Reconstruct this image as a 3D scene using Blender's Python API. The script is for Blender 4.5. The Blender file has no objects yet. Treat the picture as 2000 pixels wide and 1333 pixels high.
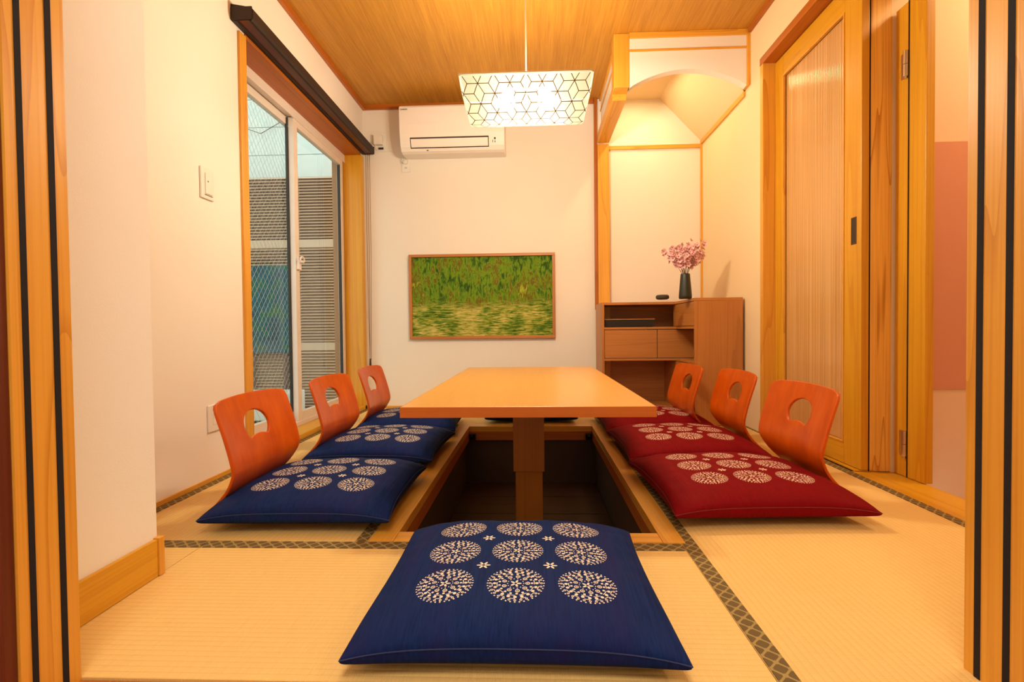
import bpy, bmesh, math, random
from mathutils import Vector, Matrix
random.seed(7)
C = bpy.context.scene.collection
PI = math.pi
sc = bpy.context.scene

# ------------------------------------------------------------------ camera, world, lights, exposure
YAW, PITCH, ROLL = -.0419, .0208, -.0106
cy, sy, cp, sp, cr, sr = math.cos(YAW), math.sin(YAW), math.cos(PITCH), math.sin(PITCH), math.cos(ROLL), math.sin(ROLL)
fw = Vector((sy*cp, cy*cp, -sp)); rt = Vector((cy, -sy, 0)); up = rt.cross(fw)
r2 = rt*cr + up*sr; u2 = up*cr - rt*sr
cam_data = bpy.data.cameras.new('camera')
cam_data.sensor_width = 36; cam_data.lens = 1000*36/2000; cam_data.clip_start = .02
cam = bpy.data.objects.new('camera', cam_data); C.objects.link(cam)
cam.matrix_world = Matrix(((r2.x, u2.x, -fw.x, 0), (r2.y, u2.y, -fw.y, 0), (r2.z, u2.z, -fw.z, .61), (0, 0, 0, 1)))
sc.camera = cam

world = bpy.data.worlds.new('world'); sc.world = world; world.use_nodes = True
wb = world.node_tree.nodes['Background']
wb.inputs[0].default_value = (.97, 1.0, .95, 1); wb.inputs[1].default_value = 1.7

vs = sc.view_settings
vs.view_transform = 'Standard'; vs.look = 'None'; vs.gamma = 1; vs.use_curve_mapping = False
vs.exposure = 0.28
LAMP = (1, .88, .74)          # warm bulb colour
BULB_STRENGTH = 2000
SHADE_STRENGTH = .38
NICHE_POWER = 3.6

def area_light(name, loc, rot, sx, sy_, power, col):
    d = bpy.data.lights.new(name, 'AREA'); d.shape = 'RECTANGLE'; d.size = sx; d.size_y = sy_; d.energy = power; d.color = col
    o = bpy.data.objects.new(name, d); o.location = loc; o.rotation_euler = rot; C.objects.link(o); return o
# recessed lamp strip of the alcove, behind the arched front panel
area_light('alcove_lamp', (.80, 3.62, 2.365), (0, 0, 0), .06, .42, NICHE_POWER, (1, .76, .38))
# added fill light behind the camera, brightens the room from the front
area_light('anteroom_fill', (-.1, -.45, 2.36), (0, 0, 0), .9, .9, 30, (1, .88, .76))
# added unseen light that brightens the corridor past the hinged door frame
area_light('corridor_fill', (2.25, 1.7, 2.36), (0, 0, 0), .5, .5, 16, (1, .78, .50))

# ------------------------------------------------------------------ node helpers
class V:
    """a float socket with arithmetic"""
    nt = None
    def __init__(s, k): s.k = k
    def _m(a, op, b=None, c=None):
        n = V.nt.nodes.new('ShaderNodeMath'); n.operation = op
        for i, x in enumerate((a, b, c)):
            if x is None: continue
            if isinstance(x, V): V.nt.links.new(x.k, n.inputs[i])
            else: n.inputs[i].default_value = x
        return V(n.outputs[0])
    def __add__(a, b): return V._m(a, 'ADD', b)
    __radd__ = __add__
    def __sub__(a, b): return V._m(a, 'SUBTRACT', b)
    def __rsub__(a, b): return V._m(b, 'SUBTRACT', a)
    def __mul__(a, b): return V._m(a, 'MULTIPLY', b)
    __rmul__ = __mul__
    def __truediv__(a, b): return V._m(a, 'DIVIDE', b)
    def lt(a, b): return V._m(a, 'LESS_THAN', b)
    def gt(a, b): return V._m(a, 'GREATER_THAN', b)
    def mx(a, b): return V._m(a, 'MAXIMUM', b)
    def mn(a, b): return V._m(a, 'MINIMUM', b)
    def ab(a): return V._m(a, 'ABSOLUTE')
    def fr(a): return V._m(a, 'FRACT')
    def rnd(a): return V._m(a, 'ROUND')
    def sin(a): return V._m(a, 'SINE')
    def cos(a): return V._m(a, 'COSINE')
    def sqrt(a): return V._m(a, 'SQRT')

def new_mat(name, rough=.5, col=(.8, .8, .8), metal=0, coat=0):
    m = bpy.data.materials.new(name); m.use_nodes = True
    b = m.node_tree.nodes['Principled BSDF']
    b.inputs['Base Color'].default_value = (*col, 1); b.inputs['Roughness'].default_value = rough
    b.inputs['Metallic'].default_value = metal; b.inputs['Coat Weight'].default_value = coat
    b.inputs['Coat Roughness'].default_value = .12
    V.nt = m.node_tree
    return m, m.node_tree, b
def coords(nt, scale=(1, 1, 1), kind='Object', loc=(0, 0, 0)):
    t = nt.nodes.new('ShaderNodeTexCoord'); mp = nt.nodes.new('ShaderNodeMapping')
    mp.inputs['Scale'].default_value = scale; mp.inputs['Location'].default_value = loc
    nt.links.new(t.outputs[kind], mp.inputs[0]); return mp.outputs[0]
def xyz(nt, vec=None):
    s = nt.nodes.new('ShaderNodeSeparateXYZ')
    if vec is None:
        t = nt.nodes.new('ShaderNodeTexCoord'); vec = t.outputs['Object']
    nt.links.new(vec, s.inputs[0]); return [V(s.outputs[i]) for i in range(3)]
def noise(nt, vec, scale=1, detail=3, rough=.5, dist=0):
    n = nt.nodes.new('ShaderNodeTexNoise'); nt.links.new(vec, n.inputs['Vector'])
    n.inputs['Scale'].default_value = scale; n.inputs['Detail'].default_value = detail
    n.inputs['Roughness'].default_value = rough; n.inputs['Distortion'].default_value = dist
    return V(n.outputs[0])
def ramp(nt, fac, stops):
    r = nt.nodes.new('ShaderNodeValToRGB'); e = r.color_ramp.elements
    while len(e) < len(stops): e.new(.5)
    for x, (p, c) in zip(e, stops): x.position = p; x.color = (*c, 1)
    nt.links.new(fac.k, r.inputs[0]); return r.outputs[0]
def mix(nt, fac, a, b, blend='MIX'):
    n = nt.nodes.new('ShaderNodeMix'); n.data_type = 'RGBA'; n.blend_type = blend
    for s, x in ((n.inputs[0], fac), (n.inputs[6], a), (n.inputs[7], b)):
        if isinstance(x, V): nt.links.new(x.k, s)
        elif isinstance(x, (int, float)): s.default_value = x
        elif isinstance(x, tuple): s.default_value = (*x, 1)
        else: nt.links.new(x, s)
    return n.outputs[2]
def bump(nt, b, h, strength=.3, dist=.002):
    n = nt.nodes.new('ShaderNodeBump'); n.inputs['Strength'].default_value = strength; n.inputs['Distance'].default_value = dist
    nt.links.new(h.k, n.inputs['Height']); nt.links.new(n.outputs[0], b.inputs['Normal'])
def base(nt, b, col): nt.links.new(col, b.inputs['Base Color'])

def wood(name, light, dark, axis='Z', rough=.4, rings=9, freq=5, lineamt=.75, coat=0):
    """contour-line grain of a stretched noise (cathedral figure) + fine streaks"""
    m, nt, b = new_mat(name, rough, coat=coat)
    lo, hi = .10*freq, freq
    s = {'X': (lo, hi*2, hi*2), 'Y': (hi*2, lo, hi*2), 'Z': (hi*2, hi*2, lo)}[axis]
    f = {'X': (2, 160, 160), 'Y': (160, 2, 160), 'Z': (160, 160, 2)}[axis]
    n = noise(nt, coords(nt, s), 1, 2, .45, .2)
    g = (n*rings).fr()
    line = ((g - .82)*5.5).mx(0).mn(1)*lineamt
    tone = noise(nt, coords(nt, s), 1.7, 3)
    st = noise(nt, coords(nt, f), 1, 2)
    mid = tuple((a*.6+d*.4) for a, d in zip(light, dark))
    c = mix(nt, ((tone-.35)*2.2).mx(0).mn(1), light, mid)
    c = mix(nt, line, c, dark)
    c = mix(nt, ((st-.45)*1.4).mx(0).mn(.5), c, dark)
    base(nt, b, c); bump(nt, b, st - line*.5, .12, .001)
    return m
def plain(name, col, rough=.5, metal=0, coat=0, var=.06, scale=12):
    m, nt, b = new_mat(name, rough, col, metal, coat)
    n = noise(nt, coords(nt), scale, 4)
    base(nt, b, mix(nt, n, tuple(x*(1-var) for x in col), tuple(min(1, x*(1+var)) for x in col)))
    return m

# ------------------------------------------------------------------ materials
def wallpaper(name, col):
    m, nt, b = new_mat(name, .85)
    n = noise(nt, coords(nt), 260, 3); n2 = noise(nt, coords(nt), 3, 3)
    base(nt, b, mix(nt, n2, tuple(x*.97 for x in col), col)); bump(nt, b, n, .25, .0012); return m
M = {}
M['wall'] = wallpaper('wallpaper', (.86, .80, .72))
M['wall_near'] = wallpaper('wallpaper_brightened', (.92, .91, .88))  # whitened to stand in for light the near block lacks
M['wall_left'] = wallpaper('wallpaper_left', (.89, .85, .79))
M['wall_side'] = wallpaper('wallpaper_lamp_tint', (.86, .67, .41))  # yellowed: glow of the alcove light is put into the wall colour
M['panel_white'] = wallpaper('plaster_white', (.87, .82, .76))
for a in 'XYZ':
    M['hinoki'+a] = wood('hinoki_'+a, (.80, .40, .050), (.56, .21, .014), a, .38, 8, 4, .7)
    M['amber'+a] = wood('amber_wood_'+a, (.72, .37, .018), (.50, .185, .005), a, .35, 5, 3, .45)
    M['redwood'+a] = wood('red_brown_wood_'+a, (.50, .140, .012), (.24, .055, .005), a, .4, 5, 3, .4)
    M['walnut'+a] = wood('walnut_board_'+a, (.52, .20, .044), (.33, .11, .018), a, .42, 6, 3, .5)
    M['oak'+a] = wood('oak_table_'+a, (.76, .39, .085), (.64, .29, .05), a, .30, 4, 2, .22)
M['postZ'] = wood('post_wood', (.97, .56, .11), (.52, .19, .015), 'Z', .38, 11, 4, .85)  # hinoki lightened in place of missing front light on the post
M['unlit_casingZ'] = wood('unlit_casing_wood', (.14, .022, .004), (.07, .010, .002), 'Z', .5, 5, 3, .4)  # darkened: the unlit casing front is painted into this wood colour
M['pedestalZ'] = wood('pedestal_wood', (.42, .155, .018), (.30, .10, .010), 'Z', .4, 4, 3, .3)
M['edgeX'] = wood('table_edge_x', (.54, .135, .008), (.42, .095, .005), 'X', .4, 4, 2, .25)
M['edgeY'] = wood('table_edge_y', (.54, .135, .008), (.42, .095, .005), 'Y', .4, 4, 2, .25)
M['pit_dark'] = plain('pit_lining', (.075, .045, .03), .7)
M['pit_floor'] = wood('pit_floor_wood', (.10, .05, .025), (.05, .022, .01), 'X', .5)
M['black'] = plain('black_felt', (.006, .005, .008), .9)
M['dark_rail'] = plain('dark_brown_rail', (.020, .007, .003), .6)
M['rail_in'] = plain('rail_recess_red', (.11, .028, .014), .4)
M['alu'] = plain('satin_aluminium', (.80, .72, .66), .4, .1)
M['bronze_alu'] = plain('bronze_aluminium', (.36, .19, .10), .45)
M['alu_dark'] = plain('dark_gasket', (.03, .028, .025), .6)
M['steel'] = plain('brushed_steel', (.62, .55, .45), .28, 1)
M['plastic'] = plain('ivory_plastic', (.84, .80, .74), .4, var=.02)
M['ac'] = plain('white_plastic', (.86, .81, .76), .38, var=.01)
M['slot'] = plain('dark_slot', (.03, .015, .01), .6)
M['vase'] = plain('dark_green_glaze', (.016, .018, .009), .4, coat=.1)
M['puck'] = plain('dark_brown_fabric', (.05, .035, .022), .85)
M['gloss_black'] = plain('gloss_black', (.008, .007, .007), .12)
M['brass'] = plain('bronze', (.10, .055, .03), .35, .8)
M['cord'] = plain('ivory_cord', (.85, .72, .55), .6)
M['cord_brown'] = plain('brown_cord', (.16, .08, .04), .7)
M['stem'] = plain('twig_brown', (.12, .05, .03), .8)
M['out_white'] = plain('pale_siding', (.74, .80, .78), .8)
M['out_slat'] = plain('tan_slat', (.66, .47, .34), .6)
M['out_back'] = plain('louver_backing', (.20, .11, .09), .8)
M['teal'] = None
M['ground'] = plain('outdoor_ground', (.14, .14, .11), .95)
M['beige'] = wallpaper('wall_paper_beige', (.82, .56, .34))
M['pink'] = wallpaper('wall_paper_pink', (.66, .28, .16))
m, nt, b = new_mat('teal_sheet', .5)
n = noise(nt, coords(nt, (1, 1, 1.6)), 5, 4, .6)
base(nt, b, ramp(nt, n, [(.35, (.006, .06, .10)), (.5, (.008, .10, .15)), (.62, (.02, .13, .06)), (.75, (.05, .18, .08))])); M['teal'] = m

# lacquered bent plywood
m, nt, b = new_mat('red_lacquer', .34, coat=.12); b.inputs['Specular IOR Level'].default_value = .3
n = noise(nt, coords(nt, (1, 1, .6)), 9, 4, .6); n2 = noise(nt, coords(nt, (4, 90, 4)), 1, 3)
base(nt, b, ramp(nt, n*.75+n2*.25, [(.3, (.48, .058, .001)), (.6, (.64, .102, .001)), (.8, (.72, .145, .002))])); M['lacquer'] = m

# ceiling veneer
m, nt, b = new_mat('ceiling_veneer', .55)
n = noise(nt, coords(nt, (120, 3.2, 1)), 1, 4, .65, .5); n2 = noise(nt, coords(nt, (18, .9, 1)), 1, 3)
base(nt, b, mix(nt, ((n*.7+n2*.3-.36)*3.2).mx(0).mn(1), (.62, .295, .036), (.42, .175, .016))); bump(nt, b, n, .2, .001); M['ceiling'] = m

# tatami: rush runs across the mat, woven ridges run lengthwise
def tatami(name, axis):
    m, nt, b = new_mat(name, .62)
    x, y, z = xyz(nt)
    a, c = (x, y) if axis == 'X' else (y, x)        # a = lengthwise
    row = (c/.0155)
    ridge = ((row.fr()-.5).ab()*2)                  # 1 at the groove
    half = (row - row.fr())*.5
    rush = ((a/.0042 + half.fr()*1.0).fr()-.5).ab()*2
    n = noise(nt, coords(nt, (14, 420, 1) if axis == 'Y' else (420, 14, 1)), 1, 3)
    n2 = noise(nt, coords(nt), 2.5, 3)
    v = ((n-.4)*1.6).mx(0).mn(1)*.55 + ((n2-.4)*1.2).mx(0).mn(1)*.25
    c1 = mix(nt, v, (.82, .55, .19), (.66, .41, .12))
    c1 = mix(nt, ((ridge-.72)*3.0).mx(0)*.24, c1, (.40, .235, .06))
    base(nt, b, c1)
    bump(nt, b, (1-ridge*ridge)*.8 + rush*.25 + n*.2, .45, .0018)
    return m
M['tatamiX'] = tatami('tatami_rush_x', 'X'); M['tatamiY'] = tatami('tatami_rush_y', 'Y')
def heri(name, axis, off):
    m, nt, b = new_mat(name, .7)
    x, y, z = xyz(nt)
    a, c = (x, y) if axis == 'X' else (y, x)
    p = .036
    c = c - off
    d1 = (((a + c*1.0)/p).fr()-.5).ab(); d2 = (((a - c*1.0)/p).fr()-.5).ab()
    e1 = (((a + c*1.0)/p + .5).fr()-.5).ab(); e2 = (((a - c*1.0)/p + .5).fr()-.5).ab()
    lat = d1.mn(d2).lt(.085)
    dot = (e1.gt(.33))*(e2.gt(.33))
    th = noise(nt, coords(nt), 400, 2)
    c1 = mix(nt, lat.mx(dot)*.85, (.135, .085, .022), (.46, .33, .10))
    base(nt, b, mix(nt, th*.4, c1, (.10, .06, .02))); bump(nt, b, th, .3, .001); return m

# zabuton cloth with nine printed medallions
def zabuton_cloth(name, c_dark, c_mid, c_alt, ink, s=.142):
    m, nt, b = new_mat(name, .72)
    b.inputs['Sheen Weight'].default_value = .0
    b.inputs['Specular IOR Level'].default_value = .08
    x, y, z = xyz(nt)
    gx = (x/s).rnd().mx(-1).mn(1); gy = (y/s).rnd().mx(-1).mn(1)
    lx, ly = x-gx*s, y-gy*s
    r = (lx*lx+ly*ly).sqrt(); th = V._m(ly, 'ARCTAN2', lx)
    def beads(n, rr, size, square=False, hollow=0):
        w = 2*PI/n
        u = ((th/w+.5).fr()-.5)*w*rr; v = r-rr
        d = (u.ab()).mx(v.ab()) if square else (u*u+v*v).sqrt()
        return d.lt(size)*d.gt(hollow) if hollow else d.lt(size)
    # rings of beads, hollow beads and squares
    pat = beads(40, .0562, .0017).mx(beads(28, .0512, .0027, hollow=.0012))
    pat = pat.mx(((th*14).sin().gt(-.1))*((r-.0470).ab().lt(.0008)))
    pat = pat.mx(beads(20, .0420, .0034))
    pat = pat.mx(((th*10+.6).sin().gt(-.4))*((r-.0372).ab().lt(.0008)))
    pat = pat.mx(beads(17, .0325, .0023, True))
    pat = pat.mx(beads(9, .0238, .0047, hollow=.0029)).mx(beads(9, .0238, .0014))
    pat = pat.mx(beads(14, .0160, .0013))
    pet = r.lt(.0118*(.62+.38*((th*5).cos())))*r.gt(.0028)
    pat = pat.mx(pet)
    # four small blossoms between the medallions
    fx, fy = x.ab()-s*.5, y.ab()-s*.5
    fr_ = (fx*fx+fy*fy).sqrt(); ft = V._m(fy, 'ARCTAN2', fx)
    pf = fr_.lt(.0150*(.64+.36*((ft*6).cos())))*fr_.gt(.0036)
    pat = pat.mx(pf)
    geo = nt.nodes.new('ShaderNodeNewGeometry')
    nz = nt.nodes.new('ShaderNodeSeparateXYZ'); tc = nt.nodes.new('ShaderNodeTexCoord'); nt.links.new(tc.outputs['Normal'], nz.inputs[0])
    pat = pat*(V(nz.outputs[2]).gt(.2))
    st = noise(nt, coords(nt, (260, 5, 60)), 1, 4, .6); n2 = noise(nt, coords(nt, (16, 2.5, 6)), 1, 3)
    c = mix(nt, ((st-.3)*1.8).mx(0).mn(1), c_dark, c_mid)
    c = mix(nt, ((n2-.45)*2.5).mx(0).mn(.7), c, c_alt)
    thr = noise(nt, coords(nt), 900, 2)
    c = mix(nt, pat*(.72+thr*.4).mn(1), c, ink)
    base(nt, b, c)
    big = noise(nt, coords(nt), 11, 2)
    bump(nt, b, st*.25+big*.9, .35, .006)
    return m
M['blue'] = zabuton_cloth('navy_medallion_cloth', (.004, .013, .07), (.009, .031, .135), (.014, .015, .09), (.88, .76, .60))
M['red'] = zabuton_cloth('crimson_medallion_cloth', (.14, .001, .003), (.22, .002, .005), (.18, .001, .004), (.86, .66, .50))
M['blue_seam'] = plain('navy_seam', (.012, .028, .115), .7)
M['red_seam'] = plain('crimson_seam', (.17, .003, .006), .7)

# lamp shade: translucent paper that glows, printed lattice, blossoms, glass
m = bpy.data.materials.new('lamp_paper'); m.use_nodes = True; nt = m.node_tree; V.nt = nt
b = nt.nodes['Principled BSDF']; nt.nodes.remove(b)
# sheer open-weave fabric: about half of the light passes straight through the gaps of the weave, a little is scattered by the threads
tp0 = nt.nodes.new('ShaderNodeBsdfTransparent'); tp0.inputs[0].default_value = (.21, .20, .165, 1)
tr = nt.nodes.new('ShaderNodeBsdfTranslucent'); tr.inputs[0].default_value = (.95, .90, .66, 1)
mx_ = nt.nodes.new('ShaderNodeMixShader'); mx_.inputs[0].default_value = .007
nt.links.new(tp0.outputs[0], mx_.inputs[1]); nt.links.new(tr.outputs[0], mx_.inputs[2])
em = nt.nodes.new('ShaderNodeEmission'); em.inputs[0].default_value = (1, .84, .42, 1); em.inputs[1].default_value = SHADE_STRENGTH
ad = nt.nodes.new('ShaderNodeAddShader'); nt.links.new(mx_.outputs[0], ad.inputs[0]); nt.links.new(em.outputs[0], ad.inputs[1])
nt.links.new(ad.outputs[0], nt.nodes['Material Output'].inputs[0]); M['shade'] = m
m = bpy.data.materials.new('bulb_glow'); m.use_nodes = True; nt = m.node_tree
em = nt.nodes.new('ShaderNodeEmission'); em.inputs[0].default_value = (*LAMP, 1); em.inputs[1].default_value = BULB_STRENGTH
nt.links.new(em.outputs[0], nt.nodes['Material Output'].inputs[0]); M['bulb'] = m
M['lattice'] = plain('brown_print', (.20, .09, .02), .8)
M['shade_rim'] = plain('cream_piping', (.86, .74, .50), .8)
m, nt, b = new_mat('pink_petal', .6); b.inputs['Subsurface Weight'].default_value = 0
n = noise(nt, coords(nt, kind='Object'), 60, 2)
base(nt, b, ramp(nt, n, [(.3, (.78, .36, .40)), (.6, (.86, .55, .56))])); M['petal'] = m
M['petal_core'] = plain('blossom_core', (.38, .05, .07), .7)
m = bpy.data.materials.new('window_glass'); m.use_nodes = True; nt = m.node_tree
b = nt.nodes['Principled BSDF']; nt.nodes.remove(b)
g1 = nt.nodes.new('ShaderNodeBsdfTransparent'); g1.inputs[0].default_value = (.90, .95, .92, 1)
g2 = nt.nodes.new('ShaderNodeBsdfGlossy'); g2.inputs['Roughness'].default_value = .02
fr_n = nt.nodes.new('ShaderNodeFresnel'); fr_n.inputs[0].default_value = 1.45
ms = nt.nodes.new('ShaderNodeMixShader'); gb_ = nt.nodes.new('ShaderNodeNewGeometry'); V.nt = nt; nt.links.new((V(fr_n.outputs[0])*(1-V(gb_.outputs['Backfacing']))).k, ms.inputs[0]); nt.links.new(g1.outputs[0], ms.inputs[1]); nt.links.new(g2.outputs[0], ms.inputs[2])
nt.links.new(ms.outputs[0], nt.nodes['Material Output'].inputs[0]); M['glass'] = m
M['wire'] = plain('glass_wire', (.55, .56, .52), .4, .5)
# ribbed translucent door sheet
m, nt, b = new_mat('ribbed_sheet', .13, (.62, .36, .19)); b.inputs['Specular IOR Level'].default_value = .6
n = noise(nt, coords(nt, (1, 190, .8)), 1, 3); base(nt, b, mix(nt, ((n-.3)*2.4).mx(0).mn(1), (.50, .24, .06), (.76, .45, .18))); M['ribbed'] = m
# garden picture (plain green foliage study)
m, nt, b = new_mat('garden_print', .7); b.inputs['Specular IOR Level'].default_value = .15
x, y, z = xyz(nt)
n1 = noise(nt, coords(nt, (38, 1, 12)), 1, 6, .65, .8); n2 = noise(nt, coords(nt, (14, 1, 90)), 1, 5, .65, .6); n3 = noise(nt, coords(nt, (5, 1, 5)), 1, 3)
leaf = ramp(nt, n1*.6+n3*.4, [(.34, (.010, .028, .004)), (.44, (.04, .11, .008)), (.51, (.17, .31, .012)), (.57, (.13, .065, .010)), (.66, (.36, .50, .03))])
pond = ramp(nt, n2*.65+n3*.35, [(.34, (.02, .05, .006)), (.45, (.09, .19, .012)), (.52, (.34, .36, .05)), (.6, (.62, .50, .16)), (.72, (.80, .60, .30))])
lev = (z + (n3-.5)*.24)
base(nt, b, mix(nt, ((-.02 - lev)*14).mx(0).mn(1), leaf, pond)); M['print'] = m

# ------------------------------------------------------------------ mesh helpers
ORG = {}
class MB:
    def __init__(s): s.v = []; s.f = []
    def add(s, vs, fs):
        o = len(s.v); s.v += [tuple(p) for p in vs]; s.f += [tuple(i+o for i in f) for f in fs]; return s
    def box(s, x0, x1, y0, y1, z0, z1):
        x0, x1 = sorted((x0, x1)); y0, y1 = sorted((y0, y1)); z0, z1 = sorted((z0, z1))
        return s.add([(x0,y0,z0),(x1,y0,z0),(x1,y1,z0),(x0,y1,z0),(x0,y0,z1),(x1,y0,z1),(x1,y1,z1),(x0,y1,z1)],
                     [(0,3,2,1),(4,5,6,7),(0,1,5,4),(1,2,6,5),(2,3,7,6),(3,0,4,7)])
    def prism(s, poly, axis, a0, a1):
        """extrude a polygon (list of 2D) along axis between a0 and a1"""
        def p(q, a):
            return {'X': (a, q[0], q[1]), 'Y': (q[0], a, q[1]), 'Z': (q[0], q[1], a)}[axis]
        n = len(poly)
        return s.add([p(q, a0) for q in poly]+[p(q, a1) for q in poly],
                     [tuple(range(n))[::-1], tuple(range(n, 2*n))]+[(i, (i+1) % n, (i+1) % n+n, i+n) for i in range(n)])
    def tube(s, pts, r, seg=8, caps=True):
        pts = [Vector(p) for p in pts]; rs = r if isinstance(r, (list, tuple)) else [r]*len(pts)
        vs, fs = [], []
        for i, p in enumerate(pts):
            t = (pts[min(i+1, len(pts)-1)]-pts[max(i-1, 0)]).normalized()
            a = Vector((0, 0, 1)) if abs(t.z) < .9 else Vector((1, 0, 0))
            u = t.cross(a).normalized(); w = t.cross(u)
            for k in range(seg):
                an = 2*PI*k/seg; vs.append(p+(u*math.cos(an)+w*math.sin(an))*rs[i])
        for i in range(len(pts)-1):
            for k in range(seg):
                a, b2 = i*seg+k, i*seg+(k+1) % seg; fs.append((a, b2, b2+seg, a+seg))
        if caps: fs += [tuple(range(seg))[::-1], tuple(range((len(pts)-1)*seg, len(pts)*seg))]
        return s.add(vs, fs)
    def lathe(s, c, prof, seg=32):
        vs, fs = [], []
        for r, z in prof:
            for k in range(seg):
                a = 2*PI*k/seg; vs.append((c[0]+r*math.cos(a), c[1]+r*math.sin(a), c[2]+z))
        for i in range(len(prof)-1):
            for k in range(seg):
                a, b2 = i*seg+k, i*seg+(k+1) % seg; fs.append((a, b2, b2+seg, a+seg))
        fs += [tuple(range(seg))[::-1], tuple(range((len(prof)-1)*seg, len(prof)*seg))]
        return s.add(vs, fs)
    def build(s, name, mat, parent=None, bevel=0, smooth=False, loc=None):
        """world-space verts; re-based onto the parent's origin (or onto loc for a top-level mesh)"""
        o = ORG.get(parent.name, Vector()) if parent else Vector(loc or (0, 0, 0))
        me = bpy.data.meshes.new(name); me.from_pydata([Vector(p)-o for p in s.v], [], s.f)
        bm = bmesh.new(); bm.from_mesh(me); bmesh.ops.recalc_face_normals(bm, faces=bm.faces); bm.to_mesh(me); bm.free()
        me.materials.append(M[mat] if isinstance(mat, str) else mat)
        ob = bpy.data.objects.new(name, me); C.objects.link(ob)
        if smooth:
            for p in me.polygons: p.use_smooth = True
        if bevel:
            bv = ob.modifiers.new('bevel', 'BEVEL'); bv.width = bevel; bv.segments = 2; bv.limit_method = 'ANGLE'; bv.angle_limit = math.radians(40)
        if parent: ob.parent = parent; ORG[ob.name] = o
        else: ob.location = o; ORG[ob.name] = o
        return ob
def tag(o, label, cat, group=None, kind=None):
    if label: o['label'] = label
    if cat: o['category'] = cat
    if group: o['group'] = group
    if kind: o['kind'] = kind
    return o
def struct(o, label=None, cat=None):
    o['kind'] = 'structure'
    if label: o['label'] = label
    if cat: o['category'] = cat
    return o
def thing(name, label, cat, loc, group=None):
    o = bpy.data.objects.new(name, None); o.empty_display_size = .05; C.objects.link(o); o.location = loc
    ORG[o.name] = Vector(loc); return tag(o, label, cat, group)
def box(*a): return MB().box(*a)
def text_mesh(body, size, mat, mtx, name, parent, depth=.0006):
    cu = bpy.data.curves.new(name, 'FONT'); cu.body = body; cu.size = size; cu.extrude = depth; cu.align_x = 'LEFT'
    t = bpy.data.objects.new(name+'_src', cu); C.objects.link(t)
    dg = bpy.context.evaluated_depsgraph_get(); me = bpy.data.meshes.new_from_object(t.evaluated_get(dg))
    bpy.data.objects.remove(t); me.name = name; me.transform(Matrix.Translation(-ORG[parent.name]) @ mtx)
    me.materials.clear(); me.materials.append(M[mat]); ob = bpy.data.objects.new(name, me); C.objects.link(ob); ob.parent = parent; return ob

XL, XR, YB, ZC = -1.33, 1.31, 4.03, 2.395
YF0, YF1 = .761, .866             # the door frame the camera looks through

# ------------------------------------------------------------------ room shell
# floor slab with the pit left out
PX0, PX1, PY0, PY1 = -.485, .425, 1.455, 3.30
fl = MB()
for x0, x1, y0, y1 in ((-1.6, PX0, -1.3, 4.2), (PX1, 1.515, -1.3, 4.2), (PX0, PX1, -1.3, PY0), (PX0, PX1, PY1, 4.2)):
    fl.box(x0, x1, y0, y1, -.12, -.03)
floor = struct(fl.build('floor', 'amberX'), 'wooden sub floor under the woven straw mats', 'floor')
def mat_piece(x0, x1, y0, y1, axis, borders):
    t = box(x0, x1, y0, y1, -.03, 0).build('tatami_mat', 'tatami'+axis, floor)
    for (a0, a1, b0, b1) in borders:
        ax = 'X' if (a1-a0) > (b1-b0) else 'Y'
        off = (b0 if ax == 'X' else a0)
        box(a0, a1, b0, b1, -.02, .0022).build('cloth_border', heri('border_cloth', ax, off), t, .0008)
W = .036
mat_piece(-.955, .413, YF1, 1.452, 'X', [(-.955, .413, 1.408, 1.452)])
mat_piece(.415, 1.333, YF1, YB, 'Y', [(.416, .416+W+.002, YF1, YB-.01), (1.333-W, 1.333, YF1, YB-.01)])
mat_piece(XL, PX0-.002, 1.454, YB, 'Y', [(PX0-W-.002, PX0-.004, 1.455, 3.30), (XL+.001, XL+W+.004, 1.455, YB-.01)])
mat_piece(PX0, .413, PY1+.002, YB, 'X', [(PX0, .413, YB-.04, YB-.004)])
mat_piece(XL, -.957, 1.252, 1.452, 'X', [(XL+.001, -.957, 1.408, 1.452)])
# threshold boards beside the hinged door
for k, (a, c2) in enumerate(((1.336, 1.425), (1.426, 1.512))):
    box(a, c2, YF1, 2.21, -.03, -.002 if k else 0).build('threshold_board', 'amberY', floor, .001)
# anteroom floor boards
for k in range(6):
    box(-1.3+k*.44, -1.3+k*.44+.437, -1.25, YF1-.002, -.03, -.004).build('floor_board', 'redwoodY', floor, .001)

# the sunken leg pit
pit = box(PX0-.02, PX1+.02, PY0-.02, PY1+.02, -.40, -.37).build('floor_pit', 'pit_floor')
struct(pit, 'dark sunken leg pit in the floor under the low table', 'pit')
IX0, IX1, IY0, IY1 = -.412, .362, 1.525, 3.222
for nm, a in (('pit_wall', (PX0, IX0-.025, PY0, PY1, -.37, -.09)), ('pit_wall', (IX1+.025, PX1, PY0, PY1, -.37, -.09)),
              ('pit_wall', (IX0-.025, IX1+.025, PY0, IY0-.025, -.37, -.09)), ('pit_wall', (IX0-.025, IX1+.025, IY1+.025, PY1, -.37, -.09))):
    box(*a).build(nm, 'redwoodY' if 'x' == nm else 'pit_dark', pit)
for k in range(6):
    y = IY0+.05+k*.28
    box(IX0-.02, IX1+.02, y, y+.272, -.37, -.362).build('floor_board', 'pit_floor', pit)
for x0, x1, y0, y1, ax in ((PX0, IX0, PY0, PY1, 'Y'), (IX1, PX1, PY0, PY1, 'Y'), (IX0, IX1, PY0, IY0, 'X'), (IX0, IX1, IY1, PY1, 'X')):
    box(x0+.0005, x1-.0005, y0+.0005, y1-.0005, -.03, .003).build('frame_rail', 'hinoki'+ax, pit, .0012)
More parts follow.
